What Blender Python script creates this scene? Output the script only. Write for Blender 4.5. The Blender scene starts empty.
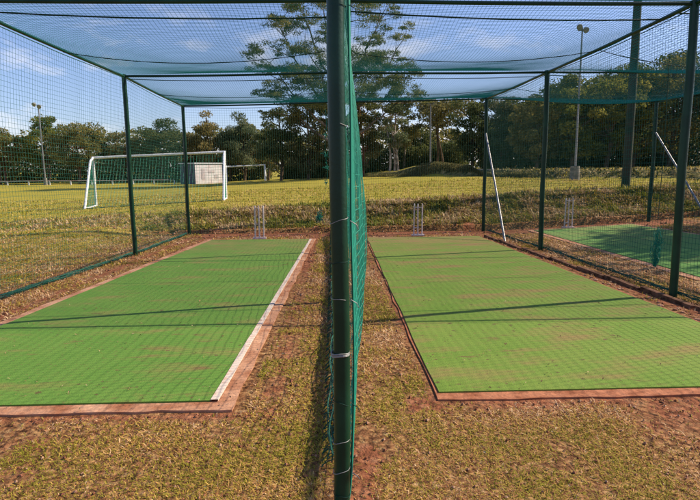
import bpy, math, random
import numpy as np
R = math.radians
SC = bpy.context.scene
COL = SC.collection

# ------------------------------------------------------------------ camera
EYE = 1.25
cam = bpy.data.cameras.new('camera'); camo = bpy.data.objects.new('camera', cam); COL.objects.link(camo)
cam.sensor_width = 36; cam.lens = 28.8; cam.clip_end = 3000; cam.clip_start = 0.05
from mathutils import Matrix, Vector
pit, yaw, rol = R(-8.23), R(2.0), .0076
Fv = Vector((math.sin(yaw)*math.cos(pit), math.cos(yaw)*math.cos(pit), math.sin(pit)))
Rv = Fv.cross(Vector((0, 0, 1))).normalized(); Uv = Rv.cross(Fv)
R2 = Rv*math.cos(rol) - Uv*math.sin(rol); U2 = Uv*math.cos(rol) + Rv*math.sin(rol)
m = Matrix((R2, U2, -Fv)).transposed().to_4x4(); m.translation = (0, 0, EYE)
camo.matrix_world = m
SC.camera = camo
SC.render.resolution_x = 1024; SC.render.resolution_y = 731

# ------------------------------------------------------------------ sun, sky, exposure
SUN = Vector((1.25, .33, 1.0)).normalized()
elev = math.asin(SUN.z); azim = math.atan2(SUN.x, SUN.y)
sl = bpy.data.lights.new('sun', 'SUN'); sl.energy = 5.0; sl.angle = R(.5); sl.color = (1, .88, .69)
so = bpy.data.objects.new('sun', sl); COL.objects.link(so)
so.rotation_euler = (-SUN).to_track_quat('-Z', 'Y').to_euler()
W = bpy.data.worlds.new('World'); SC.world = W; W.use_nodes = True
wn = W.node_tree; wn.nodes.clear()
def N(nt, t, **k):
    n = nt.nodes.new(t)
    for a, v in k.items(): setattr(n, a, v)
    return n
sky = N(wn, 'ShaderNodeTexSky', sky_type='NISHITA', sun_disc=False, sun_elevation=elev, sun_rotation=azim,
        altitude=300, air_density=1.0, dust_density=.8, ozone_density=3.0)
tc = N(wn, 'ShaderNodeTexCoord'); mp = N(wn, 'ShaderNodeMapping'); mp.inputs['Scale'].default_value = (1, 1, 2.6)
mp.inputs['Location'].default_value = (3.3, 1.1, .35)
no = N(wn, 'ShaderNodeTexNoise'); no.inputs['Scale'].default_value = 4.2; no.inputs['Detail'].default_value = 9
no.inputs['Roughness'].default_value = .58
rp = N(wn, 'ShaderNodeValToRGB'); rp.color_ramp.elements[0].position = .58; rp.color_ramp.elements[1].position = .74
sep = N(wn, 'ShaderNodeSeparateXYZ')
mr = N(wn, 'ShaderNodeMapRange'); mr.inputs[1].default_value = .10; mr.inputs[2].default_value = .34
mr.inputs[3].default_value = 1.0; mr.inputs[4].default_value = .12
mul = N(wn, 'ShaderNodeMath', operation='MULTIPLY')
mx = N(wn, 'ShaderNodeMix', data_type='RGBA')
mx.inputs[7].default_value = (8.5, 8.2, 8.3, 1)
bg = N(wn, 'ShaderNodeBackground'); bg.inputs[1].default_value = .094
wo = N(wn, 'ShaderNodeOutputWorld')
L = wn.links.new
bz = N(wn, 'ShaderNodeMapRange'); bz.inputs[1].default_value = .04; bz.inputs[2].default_value = .22; bz.inputs[3].default_value = .11; bz.inputs[4].default_value = 0
ad = N(wn, 'ShaderNodeMath', operation='ADD'); tn_ = N(wn, 'ShaderNodeMix', data_type='RGBA', blend_type='MULTIPLY'); tn_.inputs[0].default_value = 1
tn_.inputs[7].default_value = (1.10, 1.05, 1.22, 1)
L(tc.outputs['Generated'], mp.inputs[0]); L(mp.outputs[0], no.inputs[0]); L(no.outputs[0], ad.inputs[0]); L(sep.outputs[2], bz.inputs[0]); L(bz.outputs[0], ad.inputs[1]); L(ad.outputs[0], rp.inputs[0])
L(tc.outputs['Generated'], sep.inputs[0]); L(sep.outputs[2], mr.inputs[0])
L(rp.outputs[0], mul.inputs[0]); L(mr.outputs[0], mul.inputs[1]); L(mul.outputs[0], mx.inputs[0])
L(sky.outputs[0], tn_.inputs[6]); L(tn_.outputs[2], mx.inputs[6]); L(mx.outputs[2], bg.inputs[0]); L(bg.outputs[0], wo.inputs[0])
vs = SC.view_settings; vs.view_transform = 'Standard'; vs.look = 'None'; vs.gamma = 1; vs.exposure = .62
vs.use_curve_mapping = False
SC.render.engine = 'CYCLES'
SC.cycles.transparent_max_bounces = 8; SC.cycles.max_bounces = 6

# ------------------------------------------------------------------ helpers
rng = np.random.default_rng(7)
def tag(o, label=None, cat=None, group=None, kind=None):
    if label: o['label'] = label
    if cat: o['category'] = cat
    if group: o['group'] = group
    if kind: o['kind'] = kind
    return o
def empty(name, loc=(0, 0, 0)):
    o = bpy.data.objects.new(name, None); COL.objects.link(o); o.location = loc; o.empty_display_size = .2
    return o
class MB:
    """collects quads/tris; vertices are world coordinates"""
    def __init__(s): s.v = []; s.f = []; s.n = 0; s.c = []
    def add(s, v, f, c=None):
        v = np.asarray(v, float); f = np.asarray(f, int)
        s.v.append(v); s.f.append((f + s.n)); s.n += len(v)
        if c is not None: s.c.append(np.asarray(c, float))
    def build(s, name, mat, parent=None, smooth=False, attr='tint'):
        me = bpy.data.meshes.new(name)
        V = np.concatenate(s.v)
        off = np.array(parent.matrix_world.translation if False else (parent_loc(parent))) if parent else np.zeros(3)
        V = V - off
        loops = np.concatenate([f.ravel() for f in s.f]); sizes = np.concatenate([np.full(len(f), f.shape[1]) for f in s.f])
        me.vertices.add(len(V)); me.vertices.foreach_set('co', V.astype(np.float32).ravel())
        me.loops.add(len(loops)); me.loops.foreach_set('vertex_index', loops.astype(np.int32))
        me.polygons.add(len(sizes)); st = np.concatenate([[0], np.cumsum(sizes)[:-1]])
        me.polygons.foreach_set('loop_start', st.astype(np.int32))
        me.update(calc_edges=True)
        if s.c:
            a = me.attributes.new(attr, 'FLOAT', 'POINT'); a.data.foreach_set('value', np.concatenate(s.c).astype(np.float32))
        me.polygons.foreach_set('use_smooth', np.full(len(sizes), smooth, bool))
        me.materials.append(mat)
        o = bpy.data.objects.new(name, me); COL.objects.link(o)
        if parent: o.parent = parent
        return o
    def box(s, c, d, rz=0):
        c = np.array(c, float); d = np.array(d, float)/2
        v = np.array([[x, y, z] for z in (-1, 1) for y in (-1, 1) for x in (-1, 1)])*d
        ca, sa = math.cos(rz), math.sin(rz)
        v = np.stack([v[:, 0]*ca - v[:, 1]*sa, v[:, 0]*sa + v[:, 1]*ca, v[:, 2]], 1) + c
        s.add(v, [[0, 2, 3, 1], [4, 5, 7, 6], [0, 1, 5, 4], [2, 6, 7, 3], [0, 4, 6, 2], [1, 3, 7, 5]])
        return s
    def tube(s, pts, r, k=12, cap=True):
        P = np.array(pts, float); n = len(P); r = np.broadcast_to(np.array(r, float), (n,))
        T = np.gradient(P, axis=0); T /= np.linalg.norm(T, axis=1)[:, None] + 1e-9
        ref = np.array([0, 0, 1.]) if abs(T[0, 2]) < .9 else np.array([1., 0, 0])
        A = np.cross(T, ref); A /= np.linalg.norm(A, axis=1)[:, None] + 1e-9
        B = np.cross(T, A); th = np.linspace(0, 2*np.pi, k, endpoint=False)
        v = P[:, None] + r[:, None, None]*(np.cos(th)[None, :, None]*A[:, None] + np.sin(th)[None, :, None]*B[:, None])
        v = v.reshape(-1, 3); i = np.arange(n-1)[:, None]*k; j = np.arange(k)[None]; j2 = (j+1) % k
        f = np.stack([i+j, i+j2, i+k+j2, i+k+j], -1).reshape(-1, 4); s.add(v, f)
        if cap:
            for q in (0, n-1):
                c = P[q]; vv = np.concatenate([v[q*k:(q+1)*k], c[None]])
                s.add(vv, [[a, (a+1) % k, k] for a in range(k)])
        return s
def parent_loc(p):
    l = Vector(p.location)
    while p.parent: p = p.parent; l = l + Vector(p.location)
    return l[:]
def lerp(a, b, t): return a + (b - a)*t
def sm(t): t = np.clip(t, 0, 1); return t*t*(3 - 2*t)

_lat = np.random.default_rng(3).random((256, 256))
def noise(x, y, s=1.0, seed=0):
    x = np.asarray(x, float)*s + seed*17.3; y = np.asarray(y, float)*s + seed*31.7
    xi = np.floor(x).astype(int); yi = np.floor(y).astype(int); fx = sm(x - xi); fy = sm(y - yi)
    g = lambda a, b: _lat[a % 256, b % 256]
    return (g(xi, yi)*(1-fx)+g(xi+1, yi)*fx)*(1-fy) + (g(xi, yi+1)*(1-fx)+g(xi+1, yi+1)*fx)*fy
def fbm(x, y, s=1., o=4, seed=0):
    t = 0; a = .5; n = 0
    for i in range(o): t = t + a*noise(x, y, s, seed+i); n += a; a *= .5; s *= 2.03
    return t/n

# terrain height
def pitch_z(x, y): return .045 - .02*np.minimum(y, 30) + .05*np.clip(x - 3.9, 0, 5)
RA = np.array([-2, .05, .09, .16, .20, .27, .41, .66, 1.5]); RD = np.array([70, 66, 58, 48, 44, 38, 26, 20.5, 16])
def field_z(x, y): return EYE - (1.02 - .045*np.clip(x, -15, 9.5) - .012*np.clip(x-9.5, 0, 15)) - .0*y
def terrain(x, y):
    x = np.asarray(x, float); y = np.asarray(y, float)
    p = pitch_z(x, y); f = field_z(x, y)
    y0 = 13.08 + .12*(noise(x, x*0, 1.3, 5)-.5)
    t = .24*sm((y - y0)/.07) + .28*np.clip((y - y0 - .1)/1.3, 0, 1) + .28*sm((y - y0 - 1.15)/.65) + .20*sm((y - y0 - 1.80 - .18*noise(x, x*0, .8, 9))/.07)
    tl = sm((-x - 4.1)/1.6)
    fl = lerp(p - .03, f, sm((y-6)/9.))
    z = lerp(lerp(p, f, t), fl, tl)
    tr = sm((x - 8.6)/1.8)
    z = lerp(z, np.maximum(f, p), tr)
    # raised verge and mound across the far side of the field
    a = x/np.maximum(y, 1.); d = np.interp(a, RA, RD) + 1.5*(noise(x, y, .15, 3)-.5)
    rise = np.interp(a, [-1, .03, .07, .12, .15, .19, .23, .28, .41, .66], [0, 0, .35, .45, .85, .90, .6, .45, .42, .40])
    z = z + rise*sm((y - d)/2.2)*np.where(y > 12, 1, 0)
    # bumps
    bank = sm((y-13.2)/.4)*sm((15.6-y)/.6)*(1-tl)*(x < 9)
    z = z + bank*.10*(fbm(x, y, 2.6, 3, 2)-.5) + bank*.05*(noise(x, y, 9, 4)-.5)
    z = z + .02*(fbm(x, y, .7, 3, 8)-.5)*np.where(y > 14.5, 2.5, 1)*np.where(np.abs(x) > 3.4, 1, .5)
    # shallow groove added as a self-shaded dark line outside the left fence
    yc = np.interp(x, [-12, -8, -5.2, -4.2, -3.5], [18.3, 18.2, 17.0, 14.6, 12.6])
    z = z - .12*np.exp(-((y-yc)/.28)**2)*sm((-x-3.4)/.5)*sm((x+12)/3)
    # hollow under the slabs so that the sheet stays below them
    return z

# ------------------------------------------------------------------ materials
def mat(name, col, rough=.8, spec=.3, metal=0, noise_s=None, col2=None, bump=0, bump_s=40, mixlo=.4, mixhi=.6, detail=6):
    M = bpy.data.materials.new(name); M.use_nodes = True; nt = M.node_tree; b = nt.nodes['Principled BSDF']
    b.inputs['Base Color'].default_value = (*col, 1); b.inputs['Roughness'].default_value = rough
    b.inputs['Specular IOR Level'].default_value = spec; b.inputs['Metallic'].default_value = metal
    g = N(nt, 'ShaderNodeNewGeometry')
    if noise_s:
        n = N(nt, 'ShaderNodeTexNoise'); n.inputs['Scale'].default_value = noise_s; n.inputs['Detail'].default_value = detail
        r = N(nt, 'ShaderNodeMapRange'); r.inputs[1].default_value = mixlo; r.inputs[2].default_value = mixhi
        x = N(nt, 'ShaderNodeMix', data_type='RGBA'); x.inputs[6].default_value = (*col, 1); x.inputs[7].default_value = (*col2, 1)
        nt.links.new(g.outputs['Position'], n.inputs[0]); nt.links.new(n.outputs[0], r.inputs[0])
        nt.links.new(r.outputs[0], x.inputs[0]); nt.links.new(x.outputs[2], b.inputs['Base Color'])
    if bump:
        n2 = N(nt, 'ShaderNodeTexNoise'); n2.inputs['Scale'].default_value = bump_s; n2.inputs['Detail'].default_value = 6
        bp = N(nt, 'ShaderNodeBump'); bp.inputs['Strength'].default_value = bump; bp.inputs['Distance'].default_value = .02
        nt.links.new(g.outputs['Position'], n2.inputs[0]); nt.links.new(n2.outputs[0], bp.inputs['Height'])
        nt.links.new(bp.outputs[0], b.inputs['Normal'])
    return M
def ramp_mat(name, cols, rough=.9, attr='tint', trans=0., patch=None):
    """colour from the per-blade / per-leaf tint attribute"""
    M = bpy.data.materials.new(name); M.use_nodes = True; nt = M.node_tree; nt.nodes.clear()
    a = N(nt, 'ShaderNodeAttribute', attribute_name=attr); r = N(nt, 'ShaderNodeValToRGB')
    e = r.color_ramp.elements
    while len(e) < len(cols): e.new(.5)
    for i, c in enumerate(cols): e[i].position = i/(len(cols)-1); e[i].color = (*c, 1)
    d = N(nt, 'ShaderNodeBsdfPrincipled'); d.inputs['Roughness'].default_value = rough; d.inputs['Specular IOR Level'].default_value = .2
    o = N(nt, 'ShaderNodeOutputMaterial'); l = nt.links.new
    l(a.outputs['Fac'], r.inputs[0]); l(r.outputs[0], d.inputs['Base Color'])
    if trans:
        t = N(nt, 'ShaderNodeBsdfTranslucent'); m_ = N(nt, 'ShaderNodeMixShader'); m_.inputs[0].default_value = trans
        l(r.outputs[0], t.inputs[0]); l(d.outputs[0], m_.inputs[1]); l(t.outputs[0], m_.inputs[2]); l(m_.outputs[0], o.inputs[0])
    else: l(d.outputs[0], o.inputs[0])
    return M
M_green = mat('green_paint', (.0025, .030, .014), .36, .3, noise_s=5, col2=(.006, .048, .024), bump=.07, bump_s=90, mixlo=.45, mixhi=.7)
M_galv = mat('galvanised', (.19, .19, .19), .45, .5, .5, noise_s=20, col2=(.28, .27, .27))
M_net = mat('net_cord', (.008, .085, .055), .6, .25)
M_netd = mat('net_cord_dark', (.008, .085, .06), .6, .25)
M_netb = mat('net_cord_bright', (.008, .20, .135), .6, .25)
M_roof = mat('net_cord_roof', (.012, .24, .23), .6, .25)
M_rope = mat('rope', (.005, .035, .025), .7, .2)
M_wire = mat('tie_wire', (.24, .25, .23), .4, .5)
M_white = mat('white_paint', (.74, .75, .74), .5, .4, noise_s=9, col2=(.6, .6, .57))
M_stump = mat('stump_paint', (.62, .55, .55), .5, .4, noise_s=30, col2=(.50, .38, .36))
M_conc2 = mat('brick_red_concrete', (.42, .17, .09), .9, .1, noise_s=11, col2=(.25, .085, .04), bump=.45, bump_s=35, mixlo=.42, mixhi=.66, detail=10)
M_conc = mat('dusty_concrete', (.52, .29, .18), .9, .1, noise_s=6, col2=(.30, .12, .06), bump=.45, bump_s=35, mixlo=.34, mixhi=.68, detail=12)
M_edge = mat('edging_concrete', (.07, .035, .02), .95, .1, noise_s=9, col2=(.20, .10, .06), bump=.6, bump_s=30)
M_line = mat('white_line', (.60, .50, .42), .8, .1, noise_s=22, col2=(.52, .34, .25), mixlo=.5, mixhi=.68)
M_greyc = mat('grey_concrete', (.25, .23, .2), .9, .1, noise_s=6, col2=(.16, .15, .13))
M_bark = mat('bark', (.14, .085, .055), .95, .1, noise_s=3, col2=(.07, .045, .03))
M_barkr = mat('red_bark', (.23, .10, .06), .95, .1, noise_s=3, col2=(.12, .06, .04))
M_barkw = mat('pale_bark', (.45, .38, .33), .9, .1, noise_s=2, col2=(.2, .15, .12))

# ------------------------------------------------------------------ ground sheet
def ground():
    xs = np.concatenate([-np.geomspace(13, 900, 40)[::-1], np.arange(-12.9, 13, .09), np.geomspace(13.1, 900, 60)])
    ys = np.concatenate([np.linspace(-60, 0, 10), np.arange(.5, 12.9, .12), np.arange(12.95, 15.6, .035), np.arange(15.65, 22, .15),
                         np.arange(22, 75, .45), np.geomspace(75.5, 1500, 30)])
    X, Y = np.meshgrid(xs, ys); Z = terrain(X, Y)
    nx, ny = len(xs), len(ys)
    mb = MB(); i = np.arange(ny-1)[:, None]*nx; j = np.arange(nx-1)[None]
    mb.add(np.stack([X, Y, Z], -1).reshape(-1, 3), np.stack([i+j, i+j+1, i+nx+j+1, i+nx+j], -1).reshape(-1, 4))
    M = bpy.data.materials.new('ground'); M.use_nodes = True; nt = M.node_tree; b = nt.nodes['Principled BSDF']
    b.inputs['Roughness'].default_value = .95; b.inputs['Specular IOR Level'].default_value = .1
    l = nt.links.new; g = N(nt, 'ShaderNodeNewGeometry')
    def tn(scale, det=6, dist=0, vec=None):
        n = N(nt, 'ShaderNodeTexNoise'); n.inputs['Scale'].default_value = scale; n.inputs['Detail'].default_value = det
        n.inputs['Distortion'].default_value = dist; l(vec or g.outputs['Position'], n.inputs[0]); return n.outputs[0]
    def rampn(src, stops):
        r = N(nt, 'ShaderNodeValToRGB'); e = r.color_ramp.elements
        while len(e) < len(stops): e.new(.5)
        for q, (p, c) in enumerate(stops): e[q].position = p; e[q].color = (*c, 1)
        l(src, r.inputs[0]); return r.outputs[0]
    def mix(f, a, c):
        x = N(nt, 'ShaderNodeMix', data_type='RGBA'); l(f, x.inputs[0]); l(a, x.inputs[6]); l(c, x.inputs[7]); return x.outputs[2]
    soil = rampn(tn(14), [(.3, (.13, .045, .02)), (.5, (.26, .095, .045)), (.75, (.36, .17, .09))])
    turf = rampn(tn(26, 8), [(.3, (.06, .025, .010)), (.48, (.21, .095, .04)), (.62, (.34, .19, .08)), (.8, (.5, .34, .18))])
    mp2 = N(nt, 'ShaderNodeMapping'); mp2.inputs['Scale'].default_value = (.35, 1.4, 1); l(g.outputs['Position'], mp2.inputs[0])
    fld = rampn(tn(.8, 8, .4, mp2.outputs[0]), [(.3, (.17, .19, .02)), (.48, (.31, .265, .03)), (.62, (.42, .32, .05)), (.78, (.44, .31, .10))])
    fld2 = rampn(tn(9, 8), [(.32, (.10, .085, .018)), (.5, (.30, .25, .04)), (.7, (.44, .34, .07))])
    def const_mix(v, a, c):
        x = N(nt, 'ShaderNodeMix', data_type='RGBA'); x.inputs[0].default_value = v; l(a, x.inputs[6]); l(c, x.inputs[7]); return x.outputs[2]
    fld = const_mix(.4, fld, fld2)
    at = lambda nme: N(nt, 'ShaderNodeAttribute', attribute_name=nme).outputs['Fac']
    def breakup(f, src, lo, hi):
        m1 = N(nt, 'ShaderNodeMath', operation='ADD'); l(f, m1.inputs[0]); l(src, m1.inputs[1])
        r = N(nt, 'ShaderNodeMapRange'); r.inputs[1].default_value = lo; r.inputs[2].default_value = hi; l(m1.outputs[0], r.inputs[0]); return r.outputs[0]
    rough = rampn(tn(11, 8), [(.36, (.03, .02, .010)), (.48, (.17, .13, .03)), (.60, (.28, .22, .05)), (.78, (.48, .33, .18))])
    dark = rampn(tn(2.5, 8), [(.38, (.03, .035, .012)), (.52, (.13, .115, .035)), (.7, (.34, .24, .10))])
    pale = rampn(tn(3, 6), [(.3, (.38, .26, .15)), (.7, (.52, .40, .24))])
    c = mix(at('field'), turf, fld)
    c = mix(at('rough'), c, rough)
    c = mix(breakup(at('verge'), tn(2.5, 6), .9, 1.15), c, dark)  # dark verge grass, with the shade of its near slope put into the colour
    c = mix(breakup(at('pale'), tn(1.5, 6), .95, 1.15), c, pale)
    c = mix(breakup(at('soil'), tn(5, 8, .5), .80, 1.02), c, soil)
    l(c, b.inputs['Base Color'])
    bp = N(nt, 'ShaderNodeBump'); bp.inputs['Strength'].default_value = .9; bp.inputs['Distance'].default_value = .05
    l(tn(22, 10), bp.inputs['Height']); l(bp.outputs[0], b.inputs['Normal'])
    o = mb.build('ground', M, smooth=True); tag(o, 'dry grass and red soil ground of the playing field', 'ground', kind='structure')
    del o['category']
    me = o.data
    Xf, Yf = X.ravel(), Y.ravel()
    def put(n, v): a = me.attributes.new(n, 'FLOAT', 'POINT'); a.data.foreach_set('value', v.astype(np.float32))
    put('soil', soil_mask(Xf, Yf))
    tl = sm((-Xf - 3.9)/1.0)
    fm = np.maximum(sm((Yf - 14.8)/1.2), tl*sm((Yf-5)/5.)*.85)
    put('field', fm)
    rg = sm((Yf-13.2)/.1)*sm((15.8-Yf)/.9)*(1-tl)
    put('rough', rg)
    a = Xf/np.maximum(Yf, 1); d = np.interp(a, RA, RD)
    fa = sm((a-.05)/.06)
    put('verge', fa*sm((Yf-d)/.8)*sm((d+3.4-Yf)/1.2))
    put('pale', fa*sm((Yf-d-1.9)/.8)*sm((d+9-Yf)/1.5)*sm((a-.05)/.2))
    return o
def soil_mask(x, y):
    s = np.zeros_like(x)
    g = lambda c, w: np.exp(-((x-c)/w)**2)
    near = sm((13.6-y)/.3)
    s = np.maximum(s, (.50+.4*sm((y-6)/3))*g(-.34, .09)*near*sm((y-2.7)/.3))                        # right of left mat
    s = np.maximum(s, .5*g(.60, .07)*near*sm((y-2.5)/.3))
    s = np.maximum(s, (.35+.35*sm((2.7-y)/.5))*g(.12, .09)*near)                                       # under the divider
    s = np.maximum(s, .60*g(-3.0, .10)*near)
    s = np.maximum(s, .72*g(-2.62, .12)*near)
    s = np.maximum(s, .72*g(3.3, .16)*near)
    s = np.maximum(s, 1.0*sm((y-11.75)/.5)*.85*sm((13.12-y)/.10)*sm((x+3.2)/.5)*sm((8.6-x)/.8))   # at the foot of the bank
    s = np.maximum(s, .50*sm((3.1-y)/.4)*sm((x-1.0)/.9))
    s = np.maximum(s, .30*sm((2.9-y)/.3)*sm((-x-.6)/.8))
    s = np.maximum(s, .55*sm((2.98-y)/.06)*sm((y-2.72)/.08)*(x > .4))
    s = np.maximum(s, .55*sm((2.9-y)/.06)*sm((y-2.66)/.08)*(x < -.3))
    return s
ground()

# ------------------------------------------------------------------ slabs and mats
def slab(name, q, h, m_, label, cracks=()):
    """q: four (x,y) corners counter-clockwise; top at ground + h, subdivided to follow the slope"""
    mb = MB(); n = 90; V = []
    q = np.array(q, float)
    for lvl in (0, 1):
        for i in range(n+1):
            t = i/n; a = lerp(q[0], q[3], t); b_ = lerp(q[1], q[2], t)
            for u in np.linspace(0, 1, 41):
                p = lerp(a, b_, u) + (.022*(float(noise(a[1]*3.1+u*19, u*7.0, 1, 4))-.5), .030*(float(noise(u*23+a[0], a[1], 1, 8))-.5)*(i in (0, n))); z = float(pitch_z(p[0], p[1])) + (h if lvl else -.12)
                V.append((p[0], p[1], z))
    V = np.array(V); K = (n+1)*41; F = []
    for i in range(n):
        for j in range(40): a = K+i*41+j; F.append((a, a+1, a+42, a+41))
    for i in range(n):
        for j in (0, 40):
            a = i*41+j; F.append((a, a+41, K+a+41, K+a) if j == 0 else (a, K+a, K+a+41, a+41))
    for j in range(40):
        F.append((j, K+j, K+j+1, j+1)); a = n*41+j; F.append((a, a+1, K+a+1, K+a))
    mb.add(V, F); return mb.build(name, m_)
s1 = slab('concrete_slab', [(-2.96, 2.82), (-.535, 2.82), (-.31, 11.55), (-2.55, 11.6)], .013, M_conc, '')
tag(s1, 'reddish dusty concrete base under the left cricket mat', kind='structure')
s2 = slab('concrete_slab', [(.574, 2.89), (3.06, 2.89), (3.15, 11.74), (.745, 11.74)], .011, M_conc2, '')
tag(s2, 'pinkish concrete base under the right cricket mat', kind='structure')
s3 = slab('concrete_slab', [(4.22, 5.9), (6.7, 5.9), (6.95, 12.6), (4.5, 12.6)], .011, M_conc, '')
tag(s3, 'concrete base under the far right cricket mat', kind='structure')

def mat_material(name, ca, cb, dust, dustlo):
    M = bpy.data.materials.new(name); M.use_nodes = True; nt = M.node_tree; b = nt.nodes['Principled BSDF']; l = nt.links.new
    b.inputs['Roughness'].default_value = .85; b.inputs['Specular IOR Level'].default_value = .15
    g = N(nt, 'ShaderNodeNewGeometry')
    def tn(sc, det=5, rough=.5, scale=None):
        n = N(nt, 'ShaderNodeTexNoise'); n.inputs['Scale'].default_value = sc; n.inputs['Detail'].default_value = det; n.inputs['Roughness'].default_value = rough
        if scale:
            mm = N(nt, 'ShaderNodeMapping'); mm.inputs['Scale'].default_value = scale; l(g.outputs['Position'], mm.inputs[0]); l(mm.outputs[0], n.inputs[0])
        else: l(g.outputs['Position'], n.inputs[0])
        return n.outputs[0]
    x = N(nt, 'ShaderNodeMix', data_type='RGBA'); x.inputs[6].default_value = (*ca, 1); x.inputs[7].default_value = (*cb, 1)
    r0 = N(nt, 'ShaderNodeMapRange'); r0.inputs[1].default_value = .35; r0.inputs[2].default_value = .65; l(tn(1.3, 8, .65), r0.inputs[0]); l(r0.outputs[0], x.inputs[0])
    def stain(src, lo, hi, amt, base, col):
        r = N(nt, 'ShaderNodeMapRange'); r.inputs[1].default_value = lo; r.inputs[2].default_value = hi; r.inputs[4].default_value = amt; l(src, r.inputs[0])
        y = N(nt, 'ShaderNodeMix', data_type='RGBA'); l(r.outputs[0], y.inputs[0]); l(base, y.inputs[6]); y.inputs[7].default_value = (*col, 1); return y.outputs[2]
    c = stain(tn(2.2, 9, .62, (.6, 1.6, 1)), dustlo, dustlo+.16, dust, x.outputs[2], (.27, .17, .07))
    c = stain(tn(5.5, 6, .6, (.5, 1.6, 1)), .61, .70, .75, c, (.17, .10, .045))
    c = stain(tn(17, 3, .5), .66, .72, .8, c, (.10, .055, .03))
    c = stain(tn(34, 4, .6), .60, .70, .55, c, (.20, .12, .05))
    c = stain(tn(90, 2), .5, .75, .35, c, (.03, .09, .02))
    # dust blown over the bowler's end of the strip
    sp = N(nt, 'ShaderNodeSeparateXYZ'); l(g.outputs['Position'], sp.inputs[0])
    r = N(nt, 'ShaderNodeMapRange'); r.inputs[1].default_value = 8.6; r.inputs[2].default_value = 11.8; l(sp.outputs[1], r.inputs[0])
    m1 = N(nt, 'ShaderNodeMath', operation='MULTIPLY'); l(r.outputs[0], m1.inputs[0])
    r2 = N(nt, 'ShaderNodeMapRange'); r2.inputs[1].default_value = .35; r2.inputs[2].default_value = .65; r2.inputs[4].default_value = dust*1.3; l(tn(3, 8, .6, (.5, 1.5, 1)), r2.inputs[0]); l(r2.outputs[0], m1.inputs[1])
    y = N(nt, 'ShaderNodeMix', data_type='RGBA'); l(m1.outputs[0], y.inputs[0]); l(c, y.inputs[6]); y.inputs[7].default_value = (.30, .17, .08, 1)
    l(y.outputs[2], b.inputs['Base Color'])
    bp = N(nt, 'ShaderNodeBump'); bp.inputs['Strength'].default_value = .5; bp.inputs['Distance'].default_value = .006
    l(tn(160, 4), bp.inputs['Height']); l(bp.outputs[0], b.inputs['Normal'])
    return M
M_mat1 = mat_material('turf_left', (.100, .215, .032), (.130, .235, .040), .60, .53)
M_mat2 = mat_material('turf_right', (.135, .230, .030), (.175, .245, .042), .80, .50)
M_mat3 = mat_material('turf_far', (.10, .25, .05), (.13, .27, .06), .4, .55)
def turf_mat(q, h, m_, label, line=None, seed=0):
    t = empty('cricket_mat', (q[0][0], q[0][1], float(pitch_z(q[0][0], q[0][1]))+h)); tag(t, label, 'cricket mat')
    mb = MB(); nx, ny = 60, 150; q = np.array(q, float)
    u, v = np.meshgrid(np.linspace(0, 1, nx+1), np.linspace(0, 1, ny+1))
    P = (q[0]*(1-u)[..., None] + q[1]*u[..., None])*(1-v)[..., None] + (q[3]*(1-u)[..., None] + q[2]*u[..., None])*v[..., None]
    edge = np.minimum(np.minimum(u, 1-u)*(q[1][0]-q[0][0]), np.minimum(v, 1-v)*8)
    P[..., 1] += .012*(noise(P[..., 0], P[..., 1]*0+seed, 3)-.5)*(v == 0)
    P[..., 0] += .014*(noise(P[..., 1], P[..., 0]*0+seed, 2)-.5)*((u == 0) | (u == 1))
    Z = pitch_z(P[..., 0], P[..., 1]) + h + .010*(fbm(P[..., 0], P[..., 1], 1.2, 4, seed)-.35)*sm(edge/.15) + .006
    V = np.stack([P[..., 0], P[..., 1], Z], -1).reshape(-1, 3); w = nx+1
    i = np.arange(ny)[:, None]*w; j = np.arange(nx)[None]
    mb.add(V, np.stack([i+j, i+j+1, i+w+j+1, i+w+j], -1).reshape(-1, 4))
    # rim of the pile, 6 mm thick
    idx = np.concatenate([np.arange(w), np.arange(1, ny+1)*w+nx, ny*w+np.arange(nx)[::-1], np.arange(1, ny)[::-1]*w])
    T = V[idx]; Bt = T.copy(); Bt[:, 2] -= .010; n = len(idx)
    mb.add(np.concatenate([T, Bt]), [[a, n+a, n+(a+1) % n, (a+1) % n] for a in range(n)])
    mb.build('turf', m_, t, smooth=False)
    if line is not None:
        lb = MB(); a, b_ = np.array(line[0], float), np.array(line[1], float); K = 90; ww = .021
        s_ = np.linspace(0, 1, K); px = lerp(a[0], b_[0], s_) + .006*(noise(s_*40, s_*0, 1, 2)-.5); py = lerp(a[1], b_[1], s_)
        z = pitch_z(px, py) + h + .010
        VV = np.concatenate([np.stack([px-ww, py, z], 1), np.stack([px+ww, py, z], 1), np.stack([px-ww, py, z-.009], 1), np.stack([px+ww, py, z-.009], 1)])
        i = np.arange(K-1)
        lb.add(VV, np.concatenate([np.stack([i, K+i, K+i+1, i+1], 1), np.stack([K+i, 3*K+i, 3*K+i+1, K+i+1], 1), np.stack([i, i+1, 2*K+i+1, 2*K+i], 1)]))
        o = lb.build('edge_line', M_line, t); o['label'] = 'worn white line along the mat edge'
    return t
turf_mat([(-2.86, 2.93), (-.665, 2.93), (-.425, 11.42), (-2.42, 11.45)], .016, M_mat1,
         'dark green artificial turf mat in the left lane with a worn white edge line', line=((-.644, 2.93), (-.402, 11.42)), seed=1)
turf_mat([(.595, 2.99), (3.02, 2.99), (3.12, 11.62), (.765, 11.66)], .013, M_mat2,
         'yellow-green artificial turf mat with dusty brown stains in the right lane', seed=4)
turf_mat([(4.35, 6.0), (6.6, 6.0), (6.85, 12.45), (4.6, 12.45)], .013, M_mat3,
         'artificial turf mat half in shade, beyond the right fence', seed=6)
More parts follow.
